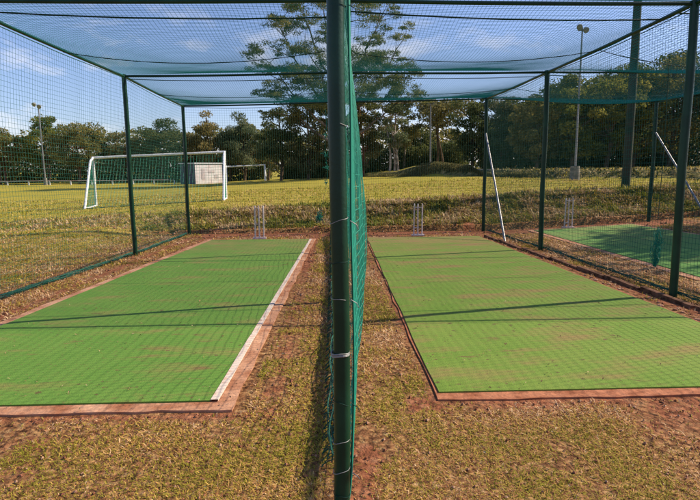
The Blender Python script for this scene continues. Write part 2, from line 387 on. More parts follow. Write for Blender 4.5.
# low edging kerb along the foot of the right fence
ed = MB(); rr = random.Random(2); y = 4.0
while y < 11.2:
    ln = rr.uniform(.5, .95); yy = y + ln/2; x = 3.36 - .015*(y-4) + rr.uniform(-.012, .012)
    ed.box((x, yy, float(pitch_z(x, yy)) - .020 + rr.uniform(-.012, .010)), (.055, ln-.015, .11), rr.uniform(-.02, .02)); y += ln
tag(ed.build('edging_kerb', M_edge), 'low brown concrete edging along the foot of the right fence', 'kerb')

# ------------------------------------------------------------------ cage frame
ROWS = [1.93, 5.48, 9.3, 12.9]
XL = [-3.25, -3.42, -3.24, -3.24]; XC = [.03, .05, .06, .07]; XR = [3.50, 3.49, 3.56, 3.57]; XF = [7.4, 7.4, 7.45, 7.5]
ZT = {'L': [2.92, 2.79, 2.73, 2.66], 'C': [2.93, 2.80, 2.78, 2.73], 'R': [2.93, 2.78, 2.78, 2.80], 'F': [2.90, 2.80, 2.80, 2.72]}
XX = {'L': XL, 'C': XC, 'R': XR, 'F': XF}
gz = lambda x, y: float(terrain(x, y))
frame = empty('cage_frame', (0, 7.5, 0)); tag(frame, 'dark green steel tube frame of the cricket practice nets, posts and beams', 'net frame')
def post(k, i, r, top_extra=.03):
    x, y = XX[k][i], ROWS[i]; mb = MB(); z0 = gz(x, y)-.25; z1 = ZT[k][i]+top_extra
    zz = np.linspace(z0, z1, 9); mb.tube([(x + .006*math.sin(3*z+i), y + .004*math.cos(2*z), z) for z in zz], r, 20)
    p = mb.build('post', M_green, frame, smooth=True); return p
for k in 'LRF':
    for i in range(4):
        if k == 'F' and i == 0: continue
        post(k, i, .040 if k != 'L' else .036)
for i in (1, 2, 3): post('C', i, .032)
p0 = post('C', 0, .0295, .6); p0['label'] = 'thick near post with wire ties, in the middle of the picture'
# wire ties on the near post
for n_, z in enumerate([2.56, 2.37, 2.05, 1.775, 1.40, 1.075, .93, .80, .60, .42, .27, .155, .06]):
    mb = MB(); th = np.linspace(.0, 2*math.pi*1.05, 22); big = n_ == 8
    rr_ = .0310 if not big else .0325
    tl_ = [.006, -.004, .008, .003, -.006, .010, .004, -.003, .002, -.012, .006, .009, -.005][n_]
    for dz in ((0,) if not big else (-.006, -.002, .003)):
        mb.tube([(XC[0] + rr_*math.cos(a), ROWS[0] + rr_*math.sin(a), z + dz + tl_*math.cos(a) + .002*math.sin(3*a)) for a in th], .0012 if not big else .0022, 6)
    if n_ % 2: mb.tube([(XC[0]+.038, ROWS[0]-.026, z), (XC[0]+.058, ROWS[0]-.032, z-.012), (XC[0]+.066, ROWS[0]-.02, z-.030)], .0016, 6)
    tie = mb.build('wire_tie', M_wire if n_ % 3 or big else M_rope, p0, smooth=True)
def beam(name, a, b_, r, sag=0, n=14):
    a = np.array(a, float); b_ = np.array(b_, float); t = np.linspace(0, 1, n)
    P = a + (b_-a)*t[:, None]; P[:, 2] -= sag*4*t*(1-t)
    mb = MB(); mb.tube(P, r, 14); return mb.build(name, M_green, frame, smooth=True)
for i in (1, 2, 3):
    ks = 'LCRF'
    for a, b_ in zip(ks, ks[1:]):
        beam('crossbeam', (XX[a][i], ROWS[i], ZT[a][i]), (XX[b_][i], ROWS[i], ZT[b_][i]), .018 if i > 1 else .019, .012)
for k in 'LCRF':
    for i in range(3):
        if k == 'F' and i == 0: continue
        beam('top_rail', (XX[k][i], ROWS[i], ZT[k][i]), (XX[k][i+1], ROWS[i+1], ZT[k][i+1]), .020, .01)
for (x0, z0, x1, lab) in ((3.56, 2.02, 3.33, 'pale galvanised brace leaning against the far right post'), (7.5, 2.02, 7.42, 'pale galvanised brace at the outer right lane')):
    mb = MB(); yb = 10.45; mb.tube([(x0, 12.86, z0), (lerp(x0, x1, .5), 11.65, 1.0 + .5*gz(x1, yb)), (x1, yb, gz(x1, yb)-.05)], .021, 10)
    o = mb.build('brace', M_galv, frame, smooth=True); o['label'] = lab

# ------------------------------------------------------------------ nets: every cord is real geometry
def cords(mb, P, r):
    """P: S x K x 3 polylines -> thin three sided cords"""
    S, K, _ = P.shape
    T = np.gradient(P, axis=1); T /= np.linalg.norm(T, axis=2)[..., None] + 1e-9
    ref = np.array([.31, .52, .79]); A = np.cross(T, ref); A /= np.linalg.norm(A, axis=2)[..., None] + 1e-9; B = np.cross(T, A)
    th = np.array([0, 2.094, 4.189])
    V = P[:, :, None] + r*(np.cos(th)[:, None]*A[:, :, None] + np.sin(th)[:, None]*B[:, :, None])
    V = V.reshape(-1, 3); s = np.arange(S)[:, None, None]*K*3; k = np.arange(K-1)[None, :, None]*3; j = np.arange(3)[None, None]; j2 = (j+1) % 3
    F = np.stack([s+k+j, s+k+j2, s+k+3+j2, s+k+3+j], -1).reshape(-1, 4); mb.add(V, F)
def net(name, fn, lu, lv, cell, r, m_, label, group=None, rope=True, cu=None, cv=None, sub=3, ropes='uv', rr_=.006):
    """fn(u,v)->xyz arrays with u in 0..lu, v in 0..lv (metres)"""
    nu, nv = int(lu/cell)+1, int(lv/cell)+1
    U = np.linspace(0, lu, nu); Vv = np.linspace(0, lv, nv)
    mb = MB()
    ku = min(nu*sub, 260); kv = min(nv*sub, 260)
    uu = np.linspace(0, lu, ku); vv = np.linspace(0, lv, kv)
    a, b_ = np.meshgrid(Vv, uu, indexing='ij'); cords(mb, fn(b_, a), r)
    a, b_ = np.meshgrid(U, vv, indexing='ij'); cords(mb, fn(a, b_), r)
    if rope:
        for q, ax in (([0, lv], 'v'), ([0, lu], 'u')):
            for e in q:
                P = fn(uu, np.full_like(uu, e)) if ax == 'v' else fn(np.full_like(vv, e), vv)
                cords(mb, P[None], rr_)
    o = mb.build(name, m_); tag(o, label, 'net', group); return o
def wob(a, b_, s=1.3, amp=.02, seed=0): return amp*(fbm(a, b_, s, 3, seed)*2-1)
CELL = .052; RC = .0016
def interp_row(tab, y): return np.interp(y, ROWS, tab)
def side_fn(k, y0, bulge, seed, zb=-.02, gather=.05, curl=0.):
    def fn(u, v):
        y = y0 + u; x = interp_row(XX[k], y); zt = interp_row(ZT[k], y) - .03
        zg = pitch_z(x, y) + zb; t = v/2.8
        ph = np.abs(np.sin(np.pi*(y-ROWS[1])/3.65))
        z = zg + (zt-zg)*t - .03*ph*t**3 + wob(y, v, 1.1, .02, seed)*np.sin(np.pi*np.clip(t, 0, 1))
        yy = y + wob(y, v, .9, .035, seed+3)*np.sin(np.pi*np.clip(t, 0, 1))
        xx = x + bulge(y, t) + wob(y, v, 1.0, .02, seed+5)
        return np.stack([xx, yy, z], -1)
    return fn
# slack at the foot of the net throws a heavy edge
net('side_net', side_fn('L', 3.4, lambda y, t: -.05*np.sin(np.pi*t) - .10*(1-t)**8, 11), 9.5, 2.8, CELL, RC, M_net,
    'green cord net hanging down the left side of the practice lanes')
net('side_net', side_fn('R', 2.1, lambda y, t: .04*np.sin(np.pi*t) + .05*(1-t)**8, 21), 10.8, 2.8, CELL, RC, M_net,
    'green cord net between the right lane and the far right lane')
net('side_net', side_fn('F', 5.7, lambda y, t: .05*np.sin(np.pi*t), 23), 7.2, 2.8, CELL, RC, M_netd,
    'green cord net on the outer side of the far right lane')
def cb(y, t):
    g = np.interp(y, [1.95, 2.5, 3.2, 4.2, 5.5, 7.5, 9.35, 11, 12.9], [.035, .07, .15, .20, .14, .17, .10, .12, .02])
    return g*(1.0*np.sin(np.pi*np.clip(t, .0, 1)**.54)**1.1)*(1 + .06*np.sin(y*6.5 + 4*t) + .025*np.sin(y*15 - 7*t)) + .010
net('divider_net', side_fn('C', 1.95, cb, 31), 10.8, 2.8, .052, .0016, M_netb,
    'bright green cord net billowing behind the thick near post, between the two lanes')
def roof_fn(ka, kb, y0, lu, sag, seed):
    def fn(u, v):   # u across, v along y
        y = y0 + v; xa = interp_row(XX[ka], y); xb = interp_row(XX[kb], y); t = u/lu
        za = interp_row(ZT[ka], y); zb_ = interp_row(ZT[kb], y)
        i = np.clip(np.searchsorted(ROWS, y, side='right')-1, 1, 2); ya = np.array(ROWS)[i]; yb = np.array(ROWS)[i+1]
        w = (y-ya)/(yb-ya); w = np.clip(w, 0, 1); sy = 4*w*(1-w); st = 4*t*(1-t)
        z = za + (zb_-za)*t - sag*(sy*.55 + .0)*(.35+.65*st) - sag*.30*st*sy + .024 + wob(u, v, .8, .018, seed)*sy
        x = xa + (xb-xa)*t + wob(u, v, .45, .10, seed+2)*st; yy = y + wob(u, v, .5, .10, seed+4)*sy
        return np.stack([x, yy, z], -1)
    return fn
net('roof_net', roof_fn('L', 'C', ROWS[1], 3.28, .17, 41), 3.28, 7.42, .040, RC*1.12, M_roof, 'sagging roof net over the left practice lane')
net('roof_net', roof_fn('C', 'R', ROWS[1], 3.5, .17, 51), 3.5, 7.42, .040, RC*1.12, M_roof, 'sagging roof net over the right practice lane')
net('roof_net', roof_fn('R', 'F', ROWS[1], 3.88, .34, 61), 3.88, 7.42, CELL, RC*1.4, M_roof, 'deeply sagging roof net over the far right lane')
def back_fn(ka, kb, lu, seed, yr=12.95):
    def fn(u, v):
        t = u/lu; x = XX[ka][3] + (XX[kb][3]-XX[ka][3])*t; zt = ZT[ka][3] + (ZT[kb][3]-ZT[ka][3])*t - .02; zg = pitch_z(x, yr) + .01
        s_ = v/2.7; z = zg + (zt-zg)*s_ - .05*np.sin(np.pi*t)*s_**4
        return np.stack([x + wob(u, v, .9, .03, seed)*np.sin(np.pi*np.clip(s_, 0, 1)), yr + .03 + .10*np.sin(np.pi*s_)*np.sin(np.pi*t), z + wob(u, v, .8, .03, seed+2)*np.sin(np.pi*np.clip(s_, 0, 1))], -1)
    return fn
net('back_net', back_fn('L', 'C', 3.3, 71), 3.3, 2.7, CELL, RC, M_net, 'green cord net closing the far end of the left lane')
net('back_net', back_fn('C', 'R', 3.5, 81), 3.5, 2.7, CELL, RC, M_net, 'green cord net closing the far end of the right lane')
net('back_net', back_fn('R', 'F', 3.9, 91), 3.9, 2.7, CELL, RC, M_netd, 'green cord net closing the far end of the far right lane')
# support cords under the roof nets (two per bay) and lacing along the first crossbeam
def cord_obj(name, pts, r, m_, label, group=None, cat='cord'):
    mb = MB(); mb.tube(pts, r, 6); o = mb.build(name, m_, smooth=True); tag(o, label, cat, group); return o
def span(ka, kb, y, dz, sag, n=40, dy=0):
    xa, xb = np.interp(y, ROWS, XX[ka]), np.interp(y, ROWS, XX[kb]); za, zb_ = np.interp(y, ROWS, ZT[ka]), np.interp(y+dy, ROWS, ZT[kb])
    t = np.linspace(0, 1, n); return np.stack([lerp(xa, xb, t), y+dy*t, lerp(za, zb_, t)-dz-sag*4*t*(1-t)], 1)
for (ka, kb, nm) in (('L', 'C', 'left lane'), ('C', 'R', 'right lane'), ('R', 'F', 'far right lane')):
    s_ = .15 if nm != 'far right lane' else .26
    cord_obj('support_cord', span(ka, kb, 7.45, .03, s_), .0055, M_rope, 'dark support cord under the nearer half of the roof net over the '+nm, 'support cords under the roof nets')
    cord_obj('support_cord', span(ka, kb, 11.0, .03, s_*.6), .0055, M_rope, 'dark support cord under the farther half of the roof net over the '+nm, 'support cords under the roof nets')
    cord_obj('support_cord', span(ka, kb, 5.80, .0, .04, dy=.25), .008, M_rope, 'dark edge cord just behind the first crossbeam over the '+nm, 'edge cords behind the first crossbeam')
    cord_obj('support_cord', span(ka, kb, 9.56, .0, .04, dy=.16), .006, M_rope, 'dark edge cord just behind the second crossbeam over the '+nm, 'edge cords behind the second crossbeam')
    P = span(ka, kb, ROWS[1]-.02, -.035, 0, 260); t = np.linspace(0, 1, 260)
    amp = .022 + .012*noise(t*9, t*0, 1, 6)
    P[:, 2] += amp*np.abs(np.sin(t*np.pi*11)) + .012*noise(t*60, t*0, 1, 3); P[:, 1] -= .02
    cord_obj('lacing_cord', P, .0045, M_rope, 'wavy lacing cord tying the roof net to the first crossbeam over the '+nm, 'lacing cords along the first crossbeam')
# gathered slack at the foot of nets
def gathered(k, y0, y1, off, h, label, m_, seed):
    mb = MB()
    n = 160; y = np.linspace(y0, y1, n); r_ = np.random.default_rng(seed)
    for q in range(9):
        x = np.interp(y, ROWS, XX[k]) + off + .05*(noise(y, y*0+q, 1.7, seed+q)-.5) + .012*np.sin(y*9+q*2)
        z = pitch_z(x, y) + .01 + h*noise(y, y*0+q*3, 2.3, seed+20+q) + .006*q/3
        cords(mb, np.stack([x, y, z], 1)[None], .0035)
    # loose mesh crossings
    yy = np.arange(y0, y1, .03); 
    for yq in yy:
        k_ = 5; t = np.linspace(0, 1, k_); x = np.interp(yq, ROWS, XX[k]) + off - .05 + .10*t; z = pitch_z(x, np.full(k_, yq)) + .01 + h*(.4+.5*np.sin(t*3.1))*r_.uniform(.3, 1)
        cords(mb, np.stack([x, yq + .04*(t-.5)*r_.uniform(-1, 1), z], 1)[None], .0024)
    o = mb.build('net_hem', m_); tag(o, label, 'net hem'); return o
gathered('L', 4.2, 12.8, -.02, .045, 'gathered teal net hem lying along the foot of the left side net', M_net, 3)
gathered('C', 2.15, 12.8, -.03, .10, 'gathered net hem lying along the foot of the divider net behind the near post', M_netd, 13)
gathered('R', 3.5, 12.8, .06, .05, 'gathered net hem lying along the foot of the right side net', M_netd, 17)
# torn strip of net with scraps, hanging at the far end of the divider
def torn():
    mb = MB(); r_ = np.random.default_rng(5)
    x0, y0 = -.075, 12.6
    pts = np.array([(x0 + .02*math.sin(9*t), y0, 2.55-1.55*t) for t in np.linspace(0, 1, 30)]); cords(mb, pts[None], .006)
    for zc, w, n in ((2.0, .03, 6), (1.55, .035, 7), (1.3, .04, 8), (.96, .03, 6)):
        for q in range(n):
            a = r_.normal(0, w, (5, 3)); a[0] = 0; c = np.cumsum(a, 0)*.7 + (x0, y0, zc); cords(mb, c[None], .007)
    # the knotted scrap swinging at the left
    c0 = np.array((-.25, y0, .20))
    cords(mb, np.array([(x0+.02, y0, .98), (x0-.05, y0, .70), c0])[None], .003)
    for q in range(34):
        a = r_.normal(0, .030, (6, 3)); c = np.cumsum(a, 0)*.75 + c0 - (0, 0, .02); cords(mb, c[None], .008)
    o = mb.build('torn_net', M_netb); tag(o, 'torn strip of green net with knotted scraps left of the near post', 'net scrap')
torn()
def bunch():
    mb = MB(); r_ = np.random.default_rng(15); x0, y0 = 4.28, 7.15
    zb = gz(x0, y0)
    for q in range(46):
        n = 18; t = np.linspace(0, 1, n); c = np.stack([x0 + np.cumsum(r_.normal(0, .010, n)), y0 + np.cumsum(r_.normal(0, .010, n)), zb + .02 + .55*t*r_.uniform(.4, 1)], 1); cords(mb, c[None], .0030)
    o = mb.build('net_bundle', M_netb); tag(o, 'upright bundle of bright green netting beside the near right fence post', 'net scrap')
    cord_obj('hanging_cord', [(x0, y0, zb+.6), (x0+.01, y0, 1.6), (x0, y0, 2.62)], .004, M_rope, 'thin cord holding up the green netting bundle')
bunch()

# ------------------------------------------------------------------ wickets
def wicket(x, y, label, style=0, tilt=0):
    z = gz(x, y) if style == 2 else float(pitch_z(x, y))+.02
    w = empty('wicket', (x, y, z)); tag(w, label, 'wicket', 'wickets at the far ends of the mats')
    for k, dx in enumerate((-.088, 0, .088)):
        mb = MB(); t = tilt + (.012, -.01, .004)[k]
        zs = [0, .02, .62, .65, .665]; rs = [.014, .0145, .0145, .013, .007]
        mb.tube([(x+dx+t*q, y, z+.02+q) for q in zs], rs, 12)
        mb.build('stump', M_stump, w, smooth=True)
    mb = MB(); mb.box((x, y, z+.015), (.27, .09, .03)); mb.build('base', M_stump, w)
    bars = {0: [(.63, 0), (.30, 1)], 1: [(.60, 0), (.17, 1)], 2: [(.62, 0), (.12, 1)]}[style]
    for h, part in bars:
        mb = MB(); a, b_ = ((-.088, .0) if part else (-.088, .088)) if style else (-.088, 0)
        mb.tube([(x+a, y-.014, z+h), (x+(a+b_)/2, y-.016, z+h+.004), (x+b_, y-.014, z+h)], .008, 8); mb.build('crossbar', M_stump, w, smooth=True)
wicket(-1.47, 11.60, 'pinkish white wicket at the far end of the left mat', 0)
wicket(1.87, 11.85, 'pale wicket with a low crossbar at the far end of the right mat', 1)
wicket(5.45, 12.6, 'faint pale wicket at the far end of the shaded mat beyond the right fence', 2)

# ------------------------------------------------------------------ football goals
def goal(x0, x1, y0, y1, h, depth, r, label, netted=True):
    """posts at (x0,y0),(x1,y1); back stays run towards the camera"""
    ux, uy = np.array([x1-x0, y1-y0])/math.hypot(x1-x0, y1-y0); nx_, ny_ = uy, -ux
    z0, z1 = gz(x0, y0), gz(x1, y1); g = empty('football_goal', (x0, y0, z0)); tag(g, label, 'goal')
    def T(name, pts, rad=r, m_=M_white): mb = MB(); mb.tube(pts, rad, 10); return mb.build(name, m_, g, smooth=True)
    ends = []
    for (x, y, z) in ((x0, y0, z0), (x1, y1, z1)):
        bx, by = x+nx_*depth, y+ny_*depth; bz = gz(bx, by); ends.append((x, y, z, bx, by, bz))
        T('goal_post', [(x, y, z-.05), (x, y, z+h*.5), (x, y, z+h)]); T('back_stay', [(x, y, z+h), (lerp(x, bx, .25), lerp(y, by, .25), z+h*.93), (bx, by, bz)], r*.95)
        T('ground_bar', [(x, y, z+.03), (lerp(x, bx, .5), lerp(y, by, .5), lerp(z, bz, .5)+.03), (bx, by, bz+.03)], r*.7)
    T('crossbar', [(x0-ux*r, y0-uy*r, z0+h), ((x0+x1)/2, (y0+y1)/2, (z0+z1)/2+h), (x1+ux*r, y1+uy*r, z1+h)])
    a, b_ = ends
    T('back_bar', [(a[3], a[4], a[5]+.03), ((a[3]+b_[3])/2, (a[4]+b_[4])/2, (a[5]+b_[5])/2+.03), (b_[3], b_[4], b_[5]+.03)], r*.35, M_netd)
    if netted:
        mb = MB(); c = .10
        for (x, y, z, bx, by, bz) in ends:
            for t in np.arange(0, 1.001, c/depth):
                zt = lerp(z+h, bz, max(0, t-.0)) ; cords(mb, np.array([[x+(bx-x)*t, y+(by-y)*t, lerp(z, bz, t)+.02], [x+(bx-x)*t, y+(by-y)*t, lerp(z+h, bz, t)]])[None], .006)
            for q in np.arange(0, h, c):
                t1 = 1 - q/h; cords(mb, np.array([[x, y, z+q], [x+(bx-x)*t1, y+(by-y)*t1, z+q]])[None], .006)
        A = np.array([a[0], a[1], a[2]+h]); B = np.array([b_[0], b_[1], b_[2]+h]); C = np.array(a[3:]); D = np.array(b_[3:])
        n1 = int(np.linalg.norm(B-A)/.12)
        P = []
        for t in np.linspace(0, 1, n1):
            s_ = np.linspace(0, 1, 8)[:, None]; p = (A+(B-A)*t)*(1-s_) + (C+(D-C)*t)*s_; p[:, 2] -= .12*np.sin(np.pi*s_[:, 0]); P.append(p)
        cords(mb, np.array(P), .004)
        P = []
        for s0 in np.linspace(0, 1, 20):
            t = np.linspace(0, 1, 12)[:, None]; p = (A+(B-A)*t)*(1-s0) + (C+(D-C)*t)*s0; p[:, 2] -= .12*np.sin(np.pi*s0); P.append(p)
        cords(mb, np.array(P), .004)
        o = mb.build('goal_net', M_netb, g)
    return g
goal(-9.6, -4.4, 23.4, 24.0, 1.97, 1.55, .05, 'large white football goal with green net, behind the left side net')
goal(-12.7, -8.1, 70, 71, 1.95, 1.2, .09, 'small distant white football goal beside the shed', False)

# ------------------------------------------------------------------ lamp posts and tall pole
def flood(x, y, h, label, lean=0, r=.07, heads=((-.28, .1), (.12, -.15)), scale=1., base=.0):
    z = gz(x, y); t = empty('flood_light', (x, y, z)); tag(t, label, 'floodlight', 'floodlights around the field')
    mb = MB(); mb.tube([(x+lean*s_, y, z-.2+(h+.2)*s_) for s_ in np.linspace(0, 1, 8)], np.linspace(r, r*.65, 8), 12); mb.build('mast', M_galv, t, smooth=True)
    mb = MB(); mb.box((x+lean, y, z+h-.1), (.75*scale, .06, .06)); mb.build('bracket', M_galv, t)
    for dx, dz in heads:
        c = np.array((x+lean+dx*scale*1.2, y-.08, z+h+dz*scale)); hd = MB()
        prof = [(0, .12), (.03, .19), (.14, .24), (.30, .25)]   # bowl opening down and forward
        d = np.array((.25*np.sign(dx), -.75, -.6)); d /= np.linalg.norm(d)
        hd.tube([c + d*a*scale for a, _ in prof], [q*scale for _, q in prof], 16); o = hd.build('lamp_head', M_greyc, t, smooth=True)
        gl = MB(); gl.tube([c + d*.302*scale, c + d*.315*scale], [.22*scale, .22*scale], 16); gl.build('lamp_glass', M_lens, o)
    if base:
        mb = MB(); mb.tube([(x, y, z-.3), (x, y, z+base*.5), (x, y, z+base)], [.22, .21, .19], 16); mb.build('concrete_base', M_greyc, t, smooth=True)
M_lens = mat('lamp_lens', (.20, .21, .20), .15, .6)
flood(11.0, 25.0, 6.55, 'floodlight on a slim mast with a concrete base, right of the brown trees', .02, .05, scale=.5, base=.62)
flood(-35.1, 71, 9.7, 'floodlight on a pale mast among the left trees', -.1, .10, scale=1.0, base=.9)
flood(10.9, 61, 6.5, 'short floodlight mast behind the earth mound', -.05, .10, heads=((-.3, 0), (.3, 0)), scale=.7)
x, y = 8.65, 16.2; z = gz(x, y); mb = MB()
mb.tube([(x + .03*math.sin(s_*5), y, z-.3+13*s_) for s_ in np.linspace(0, 1, 14)], np.linspace(.125, .085, 14), 20)
pl = mb.build('utility_pole', mat('dark_pole', (.022, .045, .028), .8, .2, noise_s=4, col2=(.05, .045, .03)), smooth=True)
tag(pl, 'thick tall dark green pole standing behind the far right lane', 'pole')

# ------------------------------------------------------------------ shed
def shed():
    cx, cy, a = -16.1, 71.5, R(50); z = gz(cx, cy); s = empty('shed', (cx, cy, z)); tag(s, 'grey and white metal shed, shade painted into its grey side, beyond the large goal, under the trees', 'shed')
    ca, sa = math.cos(a), math.sin(a)
    Wd, Dp, H = 4.1, 3.0, 2.5
    def loc(u, v, w): return (cx + u*ca - v*sa, cy + u*sa + v*ca, z + w)
    M_sd = mat('shed_grey_shade', (.13, .155, .20), .6, .3, noise_s=3, col2=(.09, .11, .14)); M_sw = mat('shed_white', (.60, .57, .58), .6, .3, noise_s=1.2, col2=(.55, .45, .45), mixlo=.5, mixhi=.64)  # side wall grey also holds the shade of the face turned from the sun
    a_ = a
    b = MB(); b.box(loc(0, 0, H/2-.05), (Wd-.02, Dp-.02, H), a_); b.build('wall', M_sd, s)
    b = MB()
    for k in range(14): b.box(loc(-Wd/2-.01, -Dp/2+.1+k*.215, H/2), (.05, .10, H-.1), a_)
    b.build('ribbed_side', M_sd, s)
    b = MB(); b.box(loc(0, -Dp/2-.02, H/2), (Wd, .04, H-.05), a_); b.build('front_panel', M_sw, s)
    M_r = mat('poster_red', (.50, .42, .42), .6, .3, noise_s=3, col2=(.42, .38, .40))
    b = MB(); b.box(loc(-.9, -Dp/2-.05, 1.25), (.55, .02, 1.3), a_); b.box(loc(.35, -Dp/2-.05, 1.5), (1.0, .02, .35), a_); b.box(loc(1.1, -Dp/2-.05, .85), (.6, .02, .5), a_); b.build('door_panel', M_r, s)
    b = MB(); b.box(loc(0, 0, H+.03), (Wd+.3, Dp+.3, .12), a_); b.build('roof', mat('shed_roof', (.62, .64, .68), .5, .4), s)
shed()
# low rail at the far left edge of the field
def rail():
    x0, x1, y = -50, -19.5, 72; t = empty('rail_barrier', (x0, y, gz(x0, y))); tag(t, 'low pale rail barrier along the far left edge of the field', 'barrier')
    xs = np.linspace(x0, x1, 13)
    b = MB(); b.tube([(x, y + .02*x, gz(x, y)+.50 + .03*math.sin(x)) for x in xs], .06, 8); b.build('rail', mat('rail_paint', (.26, .17, .14), .8, .2, noise_s=.8, col2=(.34, .32, .28)), t, smooth=True)
    for x in xs[::1]:
        b = MB(); b.box((x, y+.02*x, gz(x, y)+.22), (.12, .12, .55)); b.build('rail_post', M_white, t)
rail()

# ------------------------------------------------------------------ trees
def leafy(cols, trans=.25): return cols
def lm(name, a, b_, c): return ramp_mat(name, [a, b_, c], .75, trans=.45)
ML = {
 'olive': lm('leaf_olive', (.10, .10, .026), (.21, .185, .048), (.36, .28, .085)),
 'dark': lm('leaf_dark', (.045, .062, .020), (.105, .12, .036), (.20, .18, .06)),
 'grey': lm('leaf_grey', (.065, .09, .04), (.14, .165, .075), (.25, .24, .13)),
 'gold': lm('leaf_gold', (.12, .10, .03), (.24, .19, .06), (.36, .28, .11)),
 'rust': lm('leaf_rust', (.075, .070, .026), (.155, .14, .05), (.26, .215, .085)),
 'lime': lm('leaf_lime', (.075, .095, .016), (.18, .19, .035), (.36, .31, .06)),
 'gum': lm('leaf_gum', (.08, .105, .038), (.18, .19, .062), (.33, .28, .10)),
}
def rand_dir(n, r_): v = r_.normal(0, 1, (n, 3)); return v/np.linalg.norm(v, axis=1)[:, None]
def leaf_quads(P, size, r_, tint, asp=.55):
    n = len(P); d = rand_dir(n, r_); e = np.cross(d, rand_dir(n, r_)); e /= np.linalg.norm(e, axis=1)[:, None]
    s_ = size*r_.uniform(.5, 1.3, n)[:, None]; d = d*s_; e = e*s_*asp
    V = np.stack([P-d, P+e*.9-d*.1, P+d, P-e*.9+d*.1], 1).reshape(-1, 3); F = np.arange(4*n).reshape(-1, 4)
    return V, F, np.repeat(tint, 4)
def tree(x, y, h, rad, label, leafm='olive', bark=M_bark, base=.30, ncl=34, cls=.26, lpc=190, leaf=.16, seed=0, squash=1.0, shape='round', trunks=1, tr=None, name='tree', flat=.65, lean=0):
    r_ = np.random.default_rng(1000+seed); z = gz(x, y); t = empty(name, (x, y, z)); tag(t, label, 'tree', None)
    tr = tr or h*.022
    zc0, zc1 = z + h*base, z + h
    tm = MB(); tops = []
    for q in range(trunks):
        lx, ly = r_.normal(0, .05*h, 2)*(1 if trunks > 1 else .35); lx += lean; bx = x + (q-(trunks-1)/2)*tr*3
        s_ = np.linspace(0, 1, 9); th = h*(.86 if shape != 'flat' else .62)
        P = np.stack([bx + lx*s_**1.4 + .02*h*np.sin(s_*5+q), y + ly*s_, z - .2 + (th+.2)*s_], 1)
        tm.tube(P, tr*(1-.82*s_)+.01, 8); tops.append(P)
    # clumps
    C = []
    while len(C) < ncl:
        p = r_.uniform(-1, 1, 3); d = np.linalg.norm(p)
        if d > 1 or d < .35 and r_.random() < .7: continue
        zt = (p[2]+1)/2
        if shape == 'cone': k = 1.08 - .85*zt; q = np.array([p[0]*k, p[1]*k])
        elif shape == 'flat': k = .55 + .75*zt; q = p[:2]*min(k, 1.05); p[2] = p[2]
        elif shape == 'egg': k = 1.0 - .38*abs(zt-.42); q = p[:2]*k*1.15
        else: q = p[:2]
        C.append((x + lean + q[0]*rad, y + q[1]*rad*.9, lerp(zc0, zc1-.05*h, zt)))
    C = np.array(C); mb = MB()
    for c in C:
        cr = rad*cls*r_.uniform(.65, 1.35); n = int(lpc*(cr/(rad*cls))**2)
        d = rand_dir(n, r_); rr_ = cr*r_.uniform(.25, 1.0, n)**.6; P = c + d*rr_[:, None]*np.array([1.15, 1.15, flat])
        P += r_.normal(0, .07*cr, P.shape)
        tint = np.clip(r_.normal(.45, .16, n) + r_.normal(0, .16), 0, 1)
        mb.add(*leaf_quads(P, leaf, r_, tint))
        if r_.random() < .75:
            T = tops[r_.integers(len(tops))]; zt = min(max(c[2]-r_.uniform(.12, .35)*h*.6, z+h*base*.7), T[-1][2]); i = np.argmin(abs(T[:, 2]-zt)); a = T[i]
            s_ = np.linspace(0, 1, 6)[:, None]; mid = (a+c)/2 + np.array([0, 0, -.03*h]) + r_.normal(0, .015*h, 3)
            P = a*(1-s_)**2 + 2*mid*s_*(1-s_) + c*s_**2; tm.tube(P, lerp(tr*.42, tr*.08, s_[:, 0]), 6, False)
    tm.build('trunk', bark, t, smooth=True)
    mb.build('crown', ML[leafm], t)
    return t
G = 'far trees'
# left wood edge
tree(-50.5, 79, 8.6, 3.6, 'olive tree farthest left on the wood edge, cut by the picture edge', 'olive', seed=1, leaf=.17, base=.22)
tree(-44.3, 78, 8.2, 3.3, 'olive tree with a reddish trunk left of the left floodlight', 'olive', M_barkr, seed=2, leaf=.17, base=.26, trunks=2)
tree(-38.6, 79, 9.4, 3.1, 'bright topped green tree right behind the left floodlight mast', 'lime', seed=3, leaf=.17, base=.24)
tree(-33.6, 77, 8.7, 3.8, 'broad brown-olive tree with a red trunk, left of the large goal', 'olive', M_barkr, seed=4, leaf=.17, base=.28, ncl=42)
tree(-29.0, 80, 7.5, 3.2, 'low rusty olive tree behind the left end of the goal crossbar', 'rust', seed=5, leaf=.17, base=.15)
tree(-26.0, 82, 7.3, 3.0, 'low olive tree behind the middle of the large goal', 'olive', seed=6, leaf=.17, base=.12)
tree(-23.2, 79, 9.0, 3.0, 'round dark grey-green tree above the goal crossbar', 'dark', seed=7, leaf=.15, base=.30, ncl=46, cls=.30)
tree(-20.4, 84, 8.0, 2.8, 'thin rusty tree between the round dark tree and the golden tree', 'rust', seed=8, leaf=.15, base=.2)
tree(-17.2, 81, 10.4, 3.3, 'tall golden conical tree behind the shed', 'gold', seed=9, leaf=.16, base=.15, shape='cone', ncl=46)
tree(-14.6, 83, 8.2, 2.8, 'small yellow-brown tree right of the golden tree', 'rust', seed=10, leaf=.16, base=.12)
tree(-12.3, 82, 9.7, 2.9, 'pale green egg shaped tree above the small distant goal', 'grey', seed=11, leaf=.14, base=.16, shape='egg', ncl=60, cls=.28)
tree(-10.4, 85, 6.0, 2.6, 'low golden bushy tree behind the small distant goal', 'gold', seed=12, leaf=.16, base=.05)
